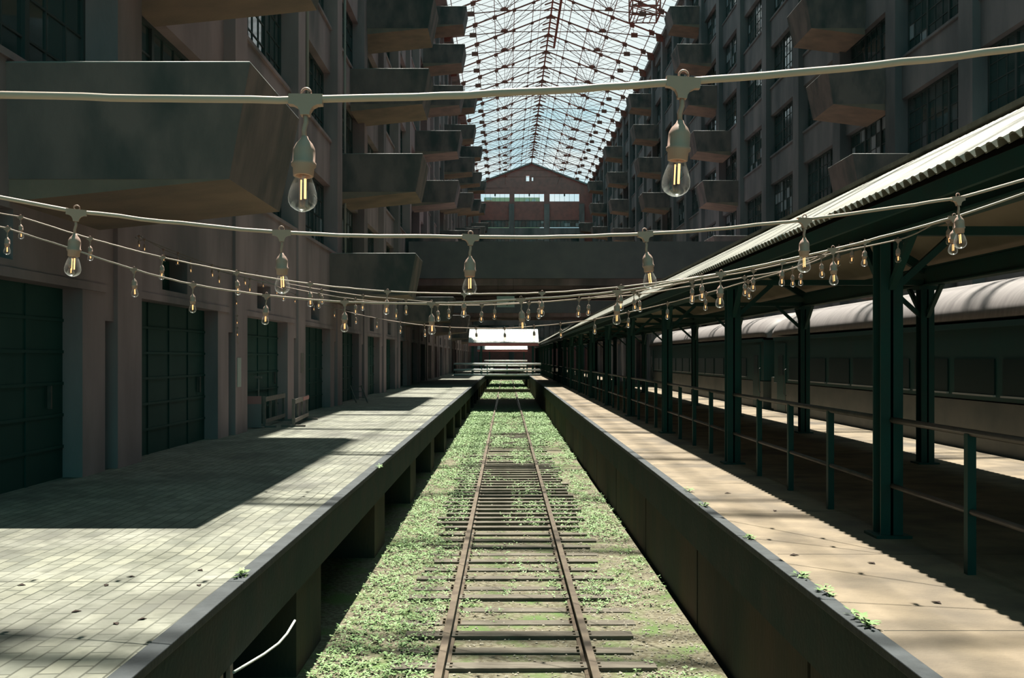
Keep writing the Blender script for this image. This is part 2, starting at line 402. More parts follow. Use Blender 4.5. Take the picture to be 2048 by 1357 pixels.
# dark loading doors and the little vents above them
dm = MB(); dw = 4.18
dm.box(-0.05,0.05, 0, dw, 0, 2.55)
for k in range(1, 6): dm.box(0.05,0.075, 0.02, dw-0.02, k*0.425-0.02, k*0.425+0.02)
for k in range(1, 4): dm.box(0.05,0.07, dw*k/4-0.03, dw*k/4+0.03, 0, 2.55)
dme = dm.mesh('door_leaf', M['door_teal_shade'])
hm = MB().box(0.075,0.12, dw-0.5, dw-0.46, 0.95, 1.25).mesh('door_handle', M['rail_steel'])
vm = MB().box(-0.02,0.02, 0.01,1.29, 0.01,0.57).mesh('vent_panel', M['door_teal_shade'])
sm_ = MB().box(-0.02,0.02, 0.0,0.30, 0.0,2.14).mesh('slot_panel', M['door_teal_shade'])
i = 0
for c in colsL:
    if c < 2 or c > 150: continue
    i += 1
    o = link('door_%d' % i, dme, None, (XL-0.38, c+0.12, 0.0)); o['kind'] = 'structure'
    link('door_handle', hm, o)
    o = link('trim_%d' % i, vm, None, (XL-0.40, c+1.1, 2.77)); o['kind'] = 'structure'
    o = link('trim_%d' % (i+60), sm_, None, (XL-0.55, c+5.065, 0.0)); o['kind'] = 'structure'

# ---------------------------------------------------------------- far gable wall
RX, EZ, RZ = (XL + XR) / 2, TOPZ, 34.94
def zroof(x): return RZ - (RZ - EZ) * abs(x - RX) / (XR - RX)
mb = MB()
wins = [(-4.35, 0.6), (1.45, 6.55), (7.5, 12.6)]      # openings right under the gable
zb, zt = 28.45, 29.85
mb.box(XL-1, XR+1, Y1, Y1+0.6, -2.4, 22.6)
xs = [XL-1] + [v for a in wins for v in a] + [XR+1]
mb.box(XL-1, XR+1, Y1, Y1+0.6, 25.2, zb)
for k in range(0, len(xs), 2): mb.box(xs[k], xs[k+1], Y1, Y1+0.6, zb, zt); mb.box(xs[k], xs[k+1], Y1-0.3, Y1+0.6, 22.6, 25.2)
mb.box(XL-1, XR+1, Y1, Y1+0.6, zt, EZ-0.3)
g = [(XL-1, EZ-0.3), (XR+1, EZ-0.3), (XR+1, zroof(XR+1)), (7.0, zroof(7.0)), (RX, RZ), (1.7, zroof(1.7)), (XL-1, zroof(XL-1))]
# gable triangle with a slot left open for the little windows near the peak
def gab(x0, x1, z0=None, z1=None):
    a0 = z0 if z0 is not None else EZ-0.3
    t0 = z1 if z1 is not None else zroof(x0); t1 = z1 if z1 is not None else zroof(x1)
    mb.hexa([(x0,Y1,a0),(x1,Y1,a0),(x1,Y1+0.6,a0),(x0,Y1+0.6,a0),(x0,Y1,t0),(x1,Y1,t1),(x1,Y1+0.6,t1),(x0,Y1+0.6,t0)])
gab(XL-1, 3.45); gab(3.45, 4.0, None, 31.95); gab(3.45, 4.0, 32.95, None); gab(4.0, RX); gab(RX, 4.42); gab(4.42, 4.68, None, 32.0); gab(4.42, 4.68, 32.7, None); gab(4.68, XR+1)
struct(mb, 'wall_far', M['brick_far'])
mb = MB()   # roof rake caps on the gable
for a, b in ((XL-0.6, RX), (XR+0.6, RX)):
    mb.bar((a, Y1+0.2, zroof(a)+0.1), (b, Y1+0.2, RZ+0.1), 1.2, 0.25)
struct(mb, 'gable_coping', M['concrete'])
for k, (a, b) in enumerate(wins):
    nwin += 1
    f = MB(); f.box(a, b, Y1+0.2, Y1+0.3, zb, zb+0.06); f.box(a, b, Y1+0.2, Y1+0.3, zt-0.06, zt)
    for q in range(1, 6): f.box(a+(b-a)*q/6-0.02, a+(b-a)*q/6+0.02, Y1+0.2, Y1+0.3, zb, zt)
    f.box((a+b)/2-0.12, (a+b)/2+0.12, Y1+0.15, Y1+0.3, zt-0.45, zt)
    struct(f, 'window_%d' % nwin, M['window_steel'])
# window bands and pilasters on the far wall
mb = MB()
for x in (XL+0.5, 0.95, 7.0, 13.0): mb.box(x-0.45, x+0.45, Y1-0.35, Y1, 0, 28.0)
for n in range(0, 6): mb.box(XL, XR, Y1-0.2, Y1, 3.4+FL*n, 4.9+FL*n)
struct(mb, 'far_wall_pilasters', M['concrete'])
for n in range(0, 6):
    for a, b in ((XL+1, 0.45), (1.45, 6.5), (7.5, 12.5)):
        nwin += 1
        z0 = 4.9 + FL*n; z1 = 7.2 + FL*n
        if n == 5: z0, z1 = 24.0, 25.2
        f = MB(); f.box(a, b, Y1-0.12, Y1-0.05, z0, z0+0.08); f.box(a, b, Y1-0.12, Y1-0.05, z1-0.08, z1)
        for q in range(0, 9): f.box(a+(b-a)*q/8-0.03, a+(b-a)*q/8+0.03, Y1-0.12, Y1-0.05, z0, z1)
        o = struct(f, 'window_%d' % nwin, M['window_steel'])
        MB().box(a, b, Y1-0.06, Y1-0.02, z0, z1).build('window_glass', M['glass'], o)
# pale building behind the gable openings
db = thing('distant_building', 'pale buff building seen through the openings under the far gable', 'building', (0, 215, -2.4))
mb = MB(); mb.box(-4.75, 7.3, 0, 12, 0, 38.65); mb.build('wall', M['buff'], db)
for k, x in enumerate((4.6, 6.0)):
    a = MB(); pr = [(-0.45,-0.6),(0.45,-0.6)] + [(0.45*math.cos(t), 0.1+0.55*math.sin(t)) for t in [math.pi*q/8 for q in range(9)]]
    n = len(pr); a.add([(x+p[0], -0.06, 37.75+p[1]) for p in pr] + [(x+p[0], 0.0, 37.75+p[1]) for p in pr], [tuple(range(n)), tuple(range(2*n-1, n-1, -1))] + [((q+1) % n, q, n+q, n+(q+1) % n) for q in range(n)])
    a.build('arched_window', M['white_metal'], db)
MB().box(-4.3, -3.0, -0.5, 0, 38.0, 38.6).build('parapet_block', M['white_metal'], db)

# ---------------------------------------------------------------- loading balconies
def balcony_meshes(s, proj, ln):
    """local: wall plane x=0, court side +x*s; y 0..ln; z=0 outer underside, 1.3 top; taper inwards going down"""
    t = 0.13; zt = 1.3; bx = 0.26; ty = 0.07
    def P(x, y, z): return (s*x, y, z)
    def slab(m, a):
        pts = [P(*p) for p in a]
        if s < 0: pts = [pts[1], pts[0], pts[3], pts[2], pts[5], pts[4], pts[7], pts[6]]
        m.hexa(pts)
    pp = MB(); o0 = proj - bx; o1 = proj
    slab(pp, [(0,ty,-0.02),(o0,ty,-0.02),(o0,ty+t,-0.02),(0,ty+t,-0.02),(0,0,zt),(o1,0,zt),(o1,t,zt),(0,t,zt)])                      # near side
    slab(pp, [(0,ln-ty-t,-0.02),(o0,ln-ty-t,-0.02),(o0,ln-ty,-0.02),(0,ln-ty,-0.02),(0,ln-t,zt),(o1,ln-t,zt),(o1,ln,zt),(0,ln,zt)])  # far side
    slab(pp, [(o0-t,ty+t,-0.02),(o0,ty+t,-0.02),(o0,ln-ty-t,-0.02),(o0-t,ln-ty-t,-0.02),(o1-t,t,zt),(o1,t,zt),(o1,ln-t,zt),(o1-t,ln-t,zt)])
    fl = MB()
    slab(fl, [(0,ty,-0.30),(o0,ty,-0.02),(o0,ln-ty,-0.02),(0,ln-ty,-0.30),(0,ty+0.01,0.2),(o0-0.02,ty+0.01,0.2),(o0-0.02,ln-ty-0.01,0.2),(0,ln-ty-0.01,0.2)])
    lp = MB(); r_ = 0.014  # pale tube added to catch the sun as a bright lip line
    lp.tube([P(0.0,0.012,zt+0.006), P(o1-0.012,0.012,zt+0.006), P(o1-0.012,ln-0.012,zt+0.006), P(0.0,ln-0.012,zt+0.006)], r_, 8)
    return pp.mesh('parapet', M['balcony']), fl.mesh('floor_slab', M['soffit']), lp.mesh('sunlit_lip_tube', M['pipe'])
K0 = [11.4, 32.3, 55.5, 79.5, 103.7, 128.0, 150.0]
ST = [2.75, 2.75, 3.1, 3.2, 3.25, 3.25, 3.0]
LN = 2.7
bL = balcony_meshes(1, abs(-2.93 - XL) + 0.25, LN); bR = balcony_meshes(-1, XR - 12.2 + 0.25, LN)
RUN = ['nearest', 'second', 'third', 'fourth', 'fifth', 'sixth', 'farthest']
TIER = ['lowest tier', 'second tier up', 'third tier up', 'fourth tier up', 'fifth tier up', 'sixth tier up', 'topmost tier']
for side, ms, x in (('left', bL, XL-0.25), ('right', bR, XR+0.25)):
    for gi, (k0, st) in enumerate(zip(K0, ST)):
        if side == 'right' and gi == 0: continue
        run = RUN[gi if side == 'left' or gi != 1 else 0] if side == 'left' else ['', 'nearest', 'second', 'third', 'fourth', 'fifth', 'farthest'][gi]
        for k in range(7):
            y = k0 + st*k
            if y + LN > Y1 - 0.5: continue
            b = thing('concrete_balcony', 'concrete loading balcony on the %s wall, %s of the %s stepped run' % (side, TIER[k], run), 'balcony', (x, y, 3.70 + FL*k), 0, 'loading balconies on the %s wall' % side)
            for nm, me in zip(('parapet', 'floor_slab', 'sunlit_lip_tube'), ms): link(nm, me, b)

# ---------------------------------------------------------------- bare steel roof
TS = 5.63
TY = [96.9 + TS*k for k in range(-17, 13)]
HW = XR - RX
def rz(u): return RZ - EZ - (RZ - EZ) * u / HW      # height above eave at distance u from ridge
UN = [1.8, 3.6, 5.4, 7.2, 9.0]
TIE = (4.5, 0.42)
parts = []
for s in (-1, 1):
    parts.append(('rafter', MB().bar((s*0.05,0,RZ-EZ), (s*HW,0,0), 0.20, 0.08).mesh('rafter', M['roof_steel'])))
    parts.append(('bottom_chord', MB().bar((s*TIE[0],0,TIE[1]), (s*HW,0,-0.15), 0.14, 0.045).mesh('bottom_chord', M['roof_steel'])))
    for a, b, wd in (((0,rz(0)-0.1),TIE,0.05), ((UN[0],rz(UN[0])),TIE,0.04), ((UN[1],rz(UN[1])),TIE,0.05), ((UN[2],rz(UN[2])),TIE,0.05), ((UN[3],rz(UN[3])),TIE,0.04), ((UN[3],rz(UN[3])),(7.4,0.12),0.04), ((UN[0],rz(UN[0])),(1.9,2.4),0.04)):
        parts.append(('web_member', MB().bar((s*a[0],0,a[1]), (s*b[0],0,b[1]), wd, wd).mesh('web_member', M['roof_steel'])))
    def plate(pts):
        m = MB(); n = len(pts)
        m.add([(s*p[0],-0.05,p[1]) for p in pts] + [(s*p[0],0.05,p[1]) for p in pts], [tuple(range(n)), tuple(range(2*n-1,n-1,-1))] + [((q+1)%n, q, n+q, n+(q+1)%n) for q in range(n)])
        return m.mesh('gusset_plate', M['roof_steel'])
    parts.append(('gusset_plate', plate([(TIE[0]+0.38*math.cos(t), TIE[1]-0.06+0.34*math.sin(t)) for t in [math.pi*q/8 for q in range(9)]])))
    for u in UN:
        z = rz(u); q = 0.12 + 0.016*u
        parts.append(('gusset_plate', plate([(u-q,z+q*0.9),(u-q*0.9,z-q*0.9),(u+q*0.8,z-q*1.3),(u+q,z+q*0.3)])))
    parts.append(('gusset_plate', plate([(HW-0.7,0.30),(HW-0.6,-0.45),(HW,-0.5),(HW,0.15)])))
    parts.append(('gusset_plate', plate([(7.1,0.33),(7.1,-0.08),(7.7,-0.1),(7.7,0.3)])))
parts.append(('bottom_chord', MB().bar((-TIE[0],0,TIE[1]), (TIE[0],0,TIE[1]), 0.12, 0.04).mesh('bottom_chord', M['roof_steel'])))
s = 1
parts.append(('gusset_plate', plate([(-0.48,RZ-EZ-0.30),(0.48,RZ-EZ-0.30),(0.16,RZ-EZ+0.05),(0,RZ-EZ+0.22),(-0.16,RZ-EZ+0.05)])))
for k, y in enumerate(TY):
    n = len(TY) - k
    t = thing('roof_truss', 'red-brown steel roof truss, %s counted from the far gable' % ordn(n), 'roof truss', (RX, y, EZ), 0, 'steel trusses of the bare roof')
    for nm, me in parts: link(nm, me, t)
Ya, Yb = TY[0] - 3, Y1
pw = ['nearest to the ridge', 'second from the ridge', 'third from the ridge', 'fourth from the ridge', 'lowest before the eave']
for side, sg in (('left', -1), ('right', 1)):
    for k, u in enumerate(UN):
        x = RX + sg*u; z = EZ + rz(u) + 0.14
        tag(MB().box(x-0.03, x+0.03, Ya, Yb, z-0.07, z+0.0).build('roof_purlin', M['roof_steel']), 'long steel roof purlin on the %s slope, %s' % (side, pw[k]), 'purlin', group='roof purlins')
    x = RX + sg*TIE[0]
    tag(MB().box(x-0.02, x+0.02, Ya, Yb, EZ+TIE[1]-0.07, EZ+TIE[1]-0.03).build('longitudinal_tie', M['roof_steel']), 'thin steel rod linking the truss bottoms along the %s side' % side, 'tie rod', group='longitudinal ties')
    x = RX + sg*1.1
    tag(MB().box(x-0.02, x+0.02, Ya, Yb, EZ+rz(1.1)-0.11, EZ+rz(1.1)-0.07).build('longitudinal_tie', M['roof_steel']), 'thin steel rod just below the ridge on the %s side' % side, 'tie rod', group='longitudinal ties')
tag(MB().box(RX-0.07, RX+0.07, Ya, Yb, RZ-0.06, RZ+0.08).build('ridge_beam', M['roof_steel']), 'steel beam running along the roof ridge', 'beam')
gb = MB()
for sg in (-1, 1): gb.bar((0,0,RZ-EZ+0.08), (sg*HW,0,0.08), 0.02, 0.03)
gbm = gb.mesh('glazing_bar', M['roof_steel'])
rb = MB()
for sg in (-1, 1): rb.bar((0,0,RZ-EZ-0.12), (sg*0.75,0,rz(0.75)-0.12), 0.10, 0.12)
rbm = rb.mesh('ridge_bracket', M['roof_steel'])
for k in range(len(TY)-1):
    y = TY[k]
    for q in range(1, 4):
        tag(link('glazing_bar', gbm, None, (RX, y + TS*q/4, EZ)), 'thin bare glazing bar across the roof between two trusses', 'glazing bar', 'bare glazing bars of the roof')
    for q in (0.27, 0.55):
        tag(link('ridge_bracket', rbm, None, (RX, y + TS*q, EZ)), 'short chevron bracket under the roof ridge between two trusses', 'bracket', 'chevron brackets under the ridge')
sbm = {}
for sg in (-1, 1):
    for nm, u in (('a', UN[1]), ('b', UN[3])):
        m = MB().bar((sg*TIE[0],0,TIE[1]), (sg*u,TS,rz(u)), 0.022, 0.022)
        m.bar((sg*TIE[0],TS,TIE[1]), (sg*u,0,rz(u)), 0.022, 0.022)
        sbm[(sg, nm)] = m.mesh('sway_brace', M['roof_steel'])
for k in range(13, len(TY)-1):
    for (sg, nm), me in sbm.items():
        tag(link('sway_brace', me, None, (RX, TY[k], EZ)), 'crossed thin steel brace between neighbouring roof trusses on the %s slope' % ('left' if sg < 0 else 'right'), 'brace', 'sway braces on the %s slope' % ('left' if sg < 0 else 'right'))
cw = thing('ridge_catwalk', 'dark hanging catwalk beam just right of the roof ridge', 'catwalk', (RX+0.62, 84, RZ-1.05))
MB().box(-0.10,0.10, 0,19.5, -0.1,0.12).build('walk_beam', M['roof_steel'], cw)
for y in (1.0, 7.0, 12.9, 18.6): MB().box(-0.03,0.03, y,y+0.06, 0.1,0.9).build('hanger', M['roof_steel'], cw)
# lattice maintenance cage riding on the right slope
lg = thing('maintenance_gantry', 'lattice steel maintenance cage near the right eave of the roof', 'gantry', (11.15, 87.7, 31.95))
W_, D_, H_ = 2.45, 2.4, 2.3
def lat(nm, segs, wd):
    m = MB()
    for a, b in segs: m.bar(a, b, wd, wd)
    m.build(nm, M['roof_steel'], lg)
for x in (0, W_):
    for y in (0, D_): lat('corner_post', [((x,y,0),(x,y,H_))], 0.12)
for z in (0, 0.75, 1.5, H_): lat('ring_frame', [((0,0,z),(W_,0,z)),((W_,0,z),(W_,D_,z)),((W_,D_,z),(0,D_,z)),((0,D_,z),(0,0,z))], 0.09)
lat('cross_brace', [((0,0,0),(W_,0,0.75)),((W_,0,0),(0,0,0.75)),((0,0,0.75),(W_,0,1.5)),((0,D_,0),(W_,D_,0.75)),((W_,D_,0.75),(0,D_,1.5)),((0,0,0),(0,D_,0.75)),((W_,0,0.75),(W_,D_,1.5))], 0.06)
lat('floor_grid', [((0.6,0,0),(0.6,D_,0)),((1.2,0,0),(1.2,D_,0)),((1.8,0,0),(1.8,D_,0))], 0.07)

# ---------------------------------------------------------------- bridges across the court
def bridge(y0, y1, z0, z1, label):
    b = thing('crossing_bridge', label, 'bridge', (0, y0, z0))
    d = y1 - y0; h = z1 - z0
    MB().box(XL, XR, 0, 0.4, 0, h).build('parapet_wall', M['bridge'], b)
    MB().box(XL, XR, d-0.4, d, 0, h).build('parapet_wall', M['bridge'], b)
    MB().box(XL, XR, 0.4, d-0.4, 0.1, 0.5).build('deck', M['bridge'], b)
    m = MB()
    for k in range(6): m.box(XL-0.1, XR+0.1, 0.9+k*(d-2)/5, 1.2+k*(d-2)/5, -0.35, 0.1)
    m.build('deck_beams', M['concrete'], b)
    return b
bridge(58, 75.5, 6.25, 8.4, 'broad concrete bridge crossing the court at second-floor level, nearer of two')
bridge(104, 116, 6.3, 9.0, 'farther concrete bridge across the court, added to darken the view beneath the nearer one')  # second bridge added for darkness below the first
hs = thing('hanging_sign', 'small pale green-white sign hanging under the concrete bridge', 'sign', (-0.02, 58.2, 4.9))
MB().box(-0.52,0.52, 0,0.03, -0.32,0.32).build('sign_panel', M['white'], hs)
m = MB()
m.box(0.12,0.30, -0.006,0, -0.18,-0.02); m.box(0.2,0.42, -0.006,0, 0.0,0.05); m.box(0.05,0.12, -0.006,0, -0.22,-0.1)
m.build('faint_marking', M['ink'], hs)
for x in (-0.45, 0.45): MB().box(x-0.01, x+0.01, 0.0,0.02, 0.32,1.35).build('hanger_rod', M['rail_steel'], hs)

# pale crossover roofs and white-railed footbridges, down the track
def corrugated(p00, p01, p10, p11, n, amp, nrm, segs=2, th=0.012):
    """sheet between edge p00-p01 (bottom) and p10-p11 (top), corrugated along the bottom edge, n samples"""
    m = MB(); p00, p01, p10, p11, nrm = map(Vector, (p00, p01, p10, p11, nrm)); vs_ = []
    for lay in (0, 1):
        for j in range(segs+1):
            a = p00.lerp(p10, j/segs); b = p01.lerp(p11, j/segs)
            for i in range(n+1):
                ph = (i % 6)
                h = (0, 0.85, 1, 1, 0.85, 0)[ph] * amp
                vs_.append(a.lerp(b, i/n) + nrm * (h - lay*th))
    W = n + 1; fs = []; L = W*(segs+1)
    for j in range(segs):
        for i in range(n):
            q = j*W + i
            fs.append((q, q+1, q+W+1, q+W)); fs.append((L+q+1, L+q, L+q+W, L+q+W+1))
    for i in range(n): fs.append((i+1, i, L+i, L+i+1)); e = segs*W; fs.append((e+i, e+i+1, L+e+i+1, L+e+i))
    for j in range(segs): a = j*W; fs.append((a, a+W, L+a+W, L+a)); a += n; fs.append((a+W, a, L+a, L+a+W))
    m.add(vs_, fs); return m
def crossover(y, x0, x1, z0, z1, dp, label):
    t = thing('crossover_canopy', label, 'canopy', (0, y, 0))
    corrugated((x0,0,z0),(x1,0,z0),(x0,dp,z1),(x1,dp,z1), int((x1-x0)/0.15)*6//1, 0.04, (0,-0.4,0.9)).build('roof_sheet', M['white_metal'], t)
    MB().box(x0, x1, 0.03, 0.12, z0-0.3, z0-0.05).build('eave_beam', M['brick_far'], t)
    for x in (x0+0.35, -2.3, 2.5):
        for yy in (0.1, dp-0.15): MB().box(x-0.07, x+0.07, yy, yy+0.13, 0.0, z0-0.2+ (z1-z0)*yy/dp).build('post', M['teal_shade_steel'], t)
crossover(91.2, -3.45, 3.0, 3.0, 4.3, 2.9, 'white corrugated crossover roof over the tracks, nearer of two')
crossover(138, -4.0, 3.0, 2.75, 3.5, 3.0, 'farther white corrugated crossover roof, half hidden by the nearer one')
def footbridge(y, x0, x1, label, rails=(0.08, 0.52, 1.06)):
    t = thing('footbridge', label, 'footbridge', (0, y, 0))
    MB().box(EL+0.02, ER-0.02, 0, 1.6, -0.32, -0.02).build('deck', M['fascia'], t)
    for z in rails:
        MB().tube([(x0,0.0,z),(x1,0.0,z)], 0.095, 12).build('rail', M['white_rail'], t)
    for x in (x0+0.05, EL-0.3, EL+0.2, 0.1, ER-0.2, ER+0.3, x1-0.05): MB().box(x-0.05, x+0.05, 0.09, 0.17, 0.0 if x < EL or x > ER else -0.02, 1.15).build('railing_post', M['teal_shade_steel'], t)
footbridge(89.4, -4.7, 3.15, 'white-railed footbridge over the track in front of the nearer crossover roof')
footbridge(136.0, -3.0, 2.9, 'white-railed footbridge over the track, farthest one', (0.52, 1.2))
tb = thing('timber_buffer', 'low dark timber lying across the far track in the sunlit patch', 'timber', (0.1, 83.5, RAIL))
MB().box(-1.9, 1.9, 0, 0.35, -0.02, 0.24).build('beam', M['tie'], tb)
MB().box(-1.6, 1.6, 2.2, 2.5, -0.12, 0.14).build('beam', M['tie'], tb)

# ---------------------------------------------------------------- island canopy
CY0, CY1 = 2.6, 118.0
CE0, CE1, CX, CZE, CZR = 3.14, 6.88, 5.0, 2.97, 4.0
cp = thing('platform_canopy', 'long corrugated gabled canopy over the right-hand island platform', 'canopy', (0, CY0, 0))
ln = CY1 - CY0; ns = int(ln / 0.15) * 6
nl = Vector((-(CZR-CZE), 0, CX-CE0)).normalized(); nr = Vector((CZR-CZE, 0, CE1-CX)).normalized()
corrugated((CE0,ln,CZE),(CE0,0,CZE),(CX,ln,CZR),(CX,0,CZR), ns, 0.052, nl, 3).build('roof_sheet', M['corrugated'], cp)
corrugated((CE1,0,CZE),(CE1,ln,CZE),(CX,0,CZR),(CX,ln,CZR), ns, 0.052, nr, 3).build('roof_sheet', M['corrugated'], cp)
MB().box(CX-0.16, CX+0.16, 0, ln, CZR+0.02, CZR+0.07).build('ridge_cap', M['corrugated'], cp)
# boarded ceiling under the sheets
SL = (CZR-CZE)/(CX-CE0)
for sg, e in ((-1, CE0), (1, CE1)):
    xa = e - sg*0.10; za = CZE + SL*0.10 - 0.10; xb = CX; zb_ = CZR - 0.10
    p = [(xa,0,za),(xb,0,zb_),(xb,ln,zb_),(xa,ln,za)]
    if sg > 0: p = [(xb,0,zb_),(xa,0,za),(xa,ln,za),(xb,ln,zb_)]
    MB().hexa(p + [(x,y,z+0.03) for x,y,z in p]).build('ceiling_panel', M['soffit_sheet'], cp)
FX, BX = 3.47, 6.42
for x in (FX, BX):
    m = MB(); m.box(x-0.03, x+0.03, 0, ln, 2.73, 3.0); m.box(x-0.10, x+0.10, 0, ln, 2.71, 2.73); m.box(x-0.08, x+0.08, 0, ln, 2.98, 3.0)
    m.build('eave_beam', M['teal_shade_steel'], cp)
for x in (CE0+0.05, CE1-0.05): MB().box(x-0.02, x+0.02, 0, ln, 2.80, 2.93).build('gutter_board', M['teal_shade_steel'], cp)
def hpost(x, y):
    m = MB(); q = 0.1
    m.box(x-q, x+q, y-q, y-q+0.018, 0, 2.71); m.box(x-q, x+q, y+q-0.018, y+q, 0, 2.71); m.box(x-0.012, x+0.012, y-q, y+q, 0, 2.71)
    m.box(x-0.16, x+0.16, y-0.16, y+0.16, 0, 0.025); m.box(x-0.14, x+0.14, y-0.13, y+0.13, 2.66, 2.71)
    m.build('post', M['teal_shade_steel'], cp)
PY = [9.05 + 6.2*k for k in range(-1, 18)]
for y in PY:
    yy = y - CY0
    hpost(FX, yy); hpost(BX, yy)
    MB().box(FX+0.04, BX-0.04, yy-0.05, yy+0.05, 2.73, 2.81).build('crossbeam', M['teal_shade_steel'], cp)
    for sg, x in ((-1, FX), (1, BX)): MB().bar((x, yy, CZE+SL*0.33-0.19), (CX, yy, CZR-0.19), 0.09, 0.13).build('rafter', M['teal_shade_steel'], cp)
    for x, sg in ((FX, 1), (BX, -1)): MB().bar((x+sg*0.06, yy, 2.25), (x+sg*0.6, yy, 2.74), 0.06, 0.06).build('knee_brace', M['teal_shade_steel'], cp)
    if y < 60:
        for x in (FX, BX):
            for sg in (-1, 1): MB().bar((x, yy+sg*0.09, 2.25), (x, yy+sg*0.6, 2.72), 0.06, 0.06).build('knee_brace', M['teal_shade_steel'], cp)
# railing sections between the front posts
for k in range(len(PY)-1):
    a, b = PY[k]+0.11, PY[k+1]-0.11
    if k == 0: lab = 'railing section right of the nearest canopy post, running out of the frame'
    else: lab = 'railing section between the %s and %s canopy posts of the front row' % (ordn(k), ordn(k+1))
    r = thing('platform_railing', lab, 'railing', (FX, a, 0), 0, 'railing sections under the canopy')
    L = b - a
    MB().tube([(0,0,1.06),(0,L,1.06)], 0.028, 8).build('top_rail', M['rail_steel'], r)
    MB().tube([(0,0,0.47),(0,L,0.47)], 0.024, 8).build('middle_rail', M['rail_steel'], r)
    for q in (1, 2, 3): MB().box(-0.032,0.032, L*q/4-0.032, L*q/4+0.032, 0, 1.05).build('railing_post', M['teal_shade_steel'], r)

# ---------------------------------------------------------------- train on the far side of the island platform
def train_car(y0, y1, label, near):
    t = thing('railway_coach', label, 'train car', (0, y0, BED))
    L = y1 - y0; x0, x1 = 8.26, 11.36; z = lambda v: v - BED
    mb = MB(); mb.box(x0, x1, 0.35, L-0.35, z(0.88), z(2.2)); mb.build('upper_side', M['train_body'], t)
    MB().box(x0-0.02, x1+0.02, 0.35, L-0.35, z(-0.35), z(0.86)).build('lower_side', M['train_low'], t)
    # rounded roof: elliptical arc with ends turned down
    pr = []
    for q in range(17):
        an = math.pi * q / 16
        pr.append((9.81 - 1.60*math.cos(an), 2.30 + 0.82*(math.sin(an)**0.85 if math.sin(an) > 1e-6 else 0)))
    ys = [0.0, 0.12, 0.45, 1.2] + [1.2 + (L-2.4)*i/20 for i in range(1, 20)] + [L-1.2, L-0.45, L-0.12, L]
    sc_ = {0: 0.62, 1: 0.82, 2: 0.96}
    vs_, fs = [], []; n = len(pr); ny = len(ys)
    for i, y in enumerate(ys):
        k = sc_.get(i, sc_.get(ny-1-i, 1.0))
        for x, zz in pr: vs_.append((9.81+(x-9.81)*(0.9+0.1*k), y, z(2.18 + (zz-2.18)*k)))
    for i in range(ny-1):
        for q in range(n-1):
            fs.append((i*n+q, (i+1)*n+q, (i+1)*n+q+1, i*n+q+1))
        fs.append((i*n+n-1, (i+1)*n+n-1, (i+1)*n, i*n))
    m = MB(); m.add(vs_, fs, True); m.f.append(tuple(range(n))); m.sm.append(False); m.f.append(tuple((ny-1)*n+q for q in reversed(range(n)))); m.sm.append(False)
    m.build('roof', M['train_roof'], t)
    MB().box(x0-0.05, x0, 0.4, L-0.4, z(2.14), z(2.24)).build('gutter', M['train_body'], t)
    y = 2.6
    while y < L - 3.5:
        wdo = MB().box(x0-0.022, x0-0.004, y, y+1.5, z(1.0), z(1.6)).build('window', M['train_glass'], t)
        MB().box(x0-0.05, x0-0.004, y-0.02, y+1.52, z(0.955), z(0.985)).build('window_sill', M['pipe'], wdo)
        y += 1.78
    for yy in (0.75, L-1.65):
        d = MB().box(x0-0.03, x0-0.004, yy, yy+0.9, z(0.0), z(2.05)).build('vestibule_door', M['train_body'], t)
        MB().box(x0-0.045, x0-0.03, yy+0.2, yy+0.7, z(1.1), z(1.7)).build('door_window', M['train_glass'], d)
        MB().tube([(x0-0.03, yy-0.12, z(0.5)), (x0-0.10, yy-0.12, z(0.55)), (x0-0.10, yy-0.12, z(1.25)), (x0-0.03, yy-0.12, z(1.3))], 0.012, 8).build('grab_handle', M['rail_steel'], t)
    for yy in (3.6, L-3.6):
        m = MB()
        for dy in (-1.2, 1.2):
            for xx in (9.0, 10.45): m.tube([(xx, yy+dy, 0.46), (xx+0.13, yy+dy, 0.46)], 0.46, 20)
            m.box(8.8, 10.8, yy+dy-0.08, yy+dy+0.08, 0.38, 0.54)
        m.box(8.75, 10.9, yy-1.6, yy+1.6, 0.55, 1.05)
        m.build('wheel_truck', M['teal_shade_steel'], t)
    e = 0.0 if near is False else L-0.35
    MB().box(9.0, 10.6, L-0.35 if near else 0.0, L if near else 0.35, z(-0.1), z(2.0)).build('gangway', M['teal_shade_steel'], t)
    if near: MB().box(x0-0.01, x0+0.9, L-0.33, L-0.05, z(0.05), z(1.02)).build('end_panel', M['train_low'], t)
train_car(5.3, 31.0, 'dark railway coach with pale rounded roof beside the island platform, nearer of two', True)
train_car(31.55, 57.4, 'dark railway coach with pale rounded roof, coupled beyond the nearer coach', False)

# ---------------------------------------------------------------- railway track
for side, x in (('left', -0.616), ('right', 0.819)):
    r = thing('track_rail', 'rusty steel rail, %s one of the track in the middle' % side, 'rail', (x, -2, BED))
    m = MB(); prof = [(-0.07,0.0),(0.07,0.0),(0.07,0.02),(0.012,0.04),(0.012,0.105),(0.036,0.115),(0.036,0.15),(-0.036,0.15),(-0.036,0.115),(-0.012,0.105),(-0.012,0.04),(-0.07,0.02)]
    n = len(prof); Ln = 160.0
    m.add([(a,0,b) for a, b in prof] + [(a,Ln,b) for a, b in prof], [tuple(range(n)), tuple(range(2*n-1,n-1,-1))] + [((q+1)%n, q, n+q, n+(q+1)%n) for q in range(n)])
    m.build('running_rail', M['rust'], r)
    for y in (11.2, 21.2, 31.2):
        jb = MB().box(-0.035,0.035, y-0.3+ (0.35 if side == 'right' else 0), y+0.3+(0.35 if side == 'right' else 0), 0.045, 0.10).build('joint_bar', M['rust'], r)
plate_me = MB().box(-0.11,0.11, -0.09,0.09, 0,0.016)
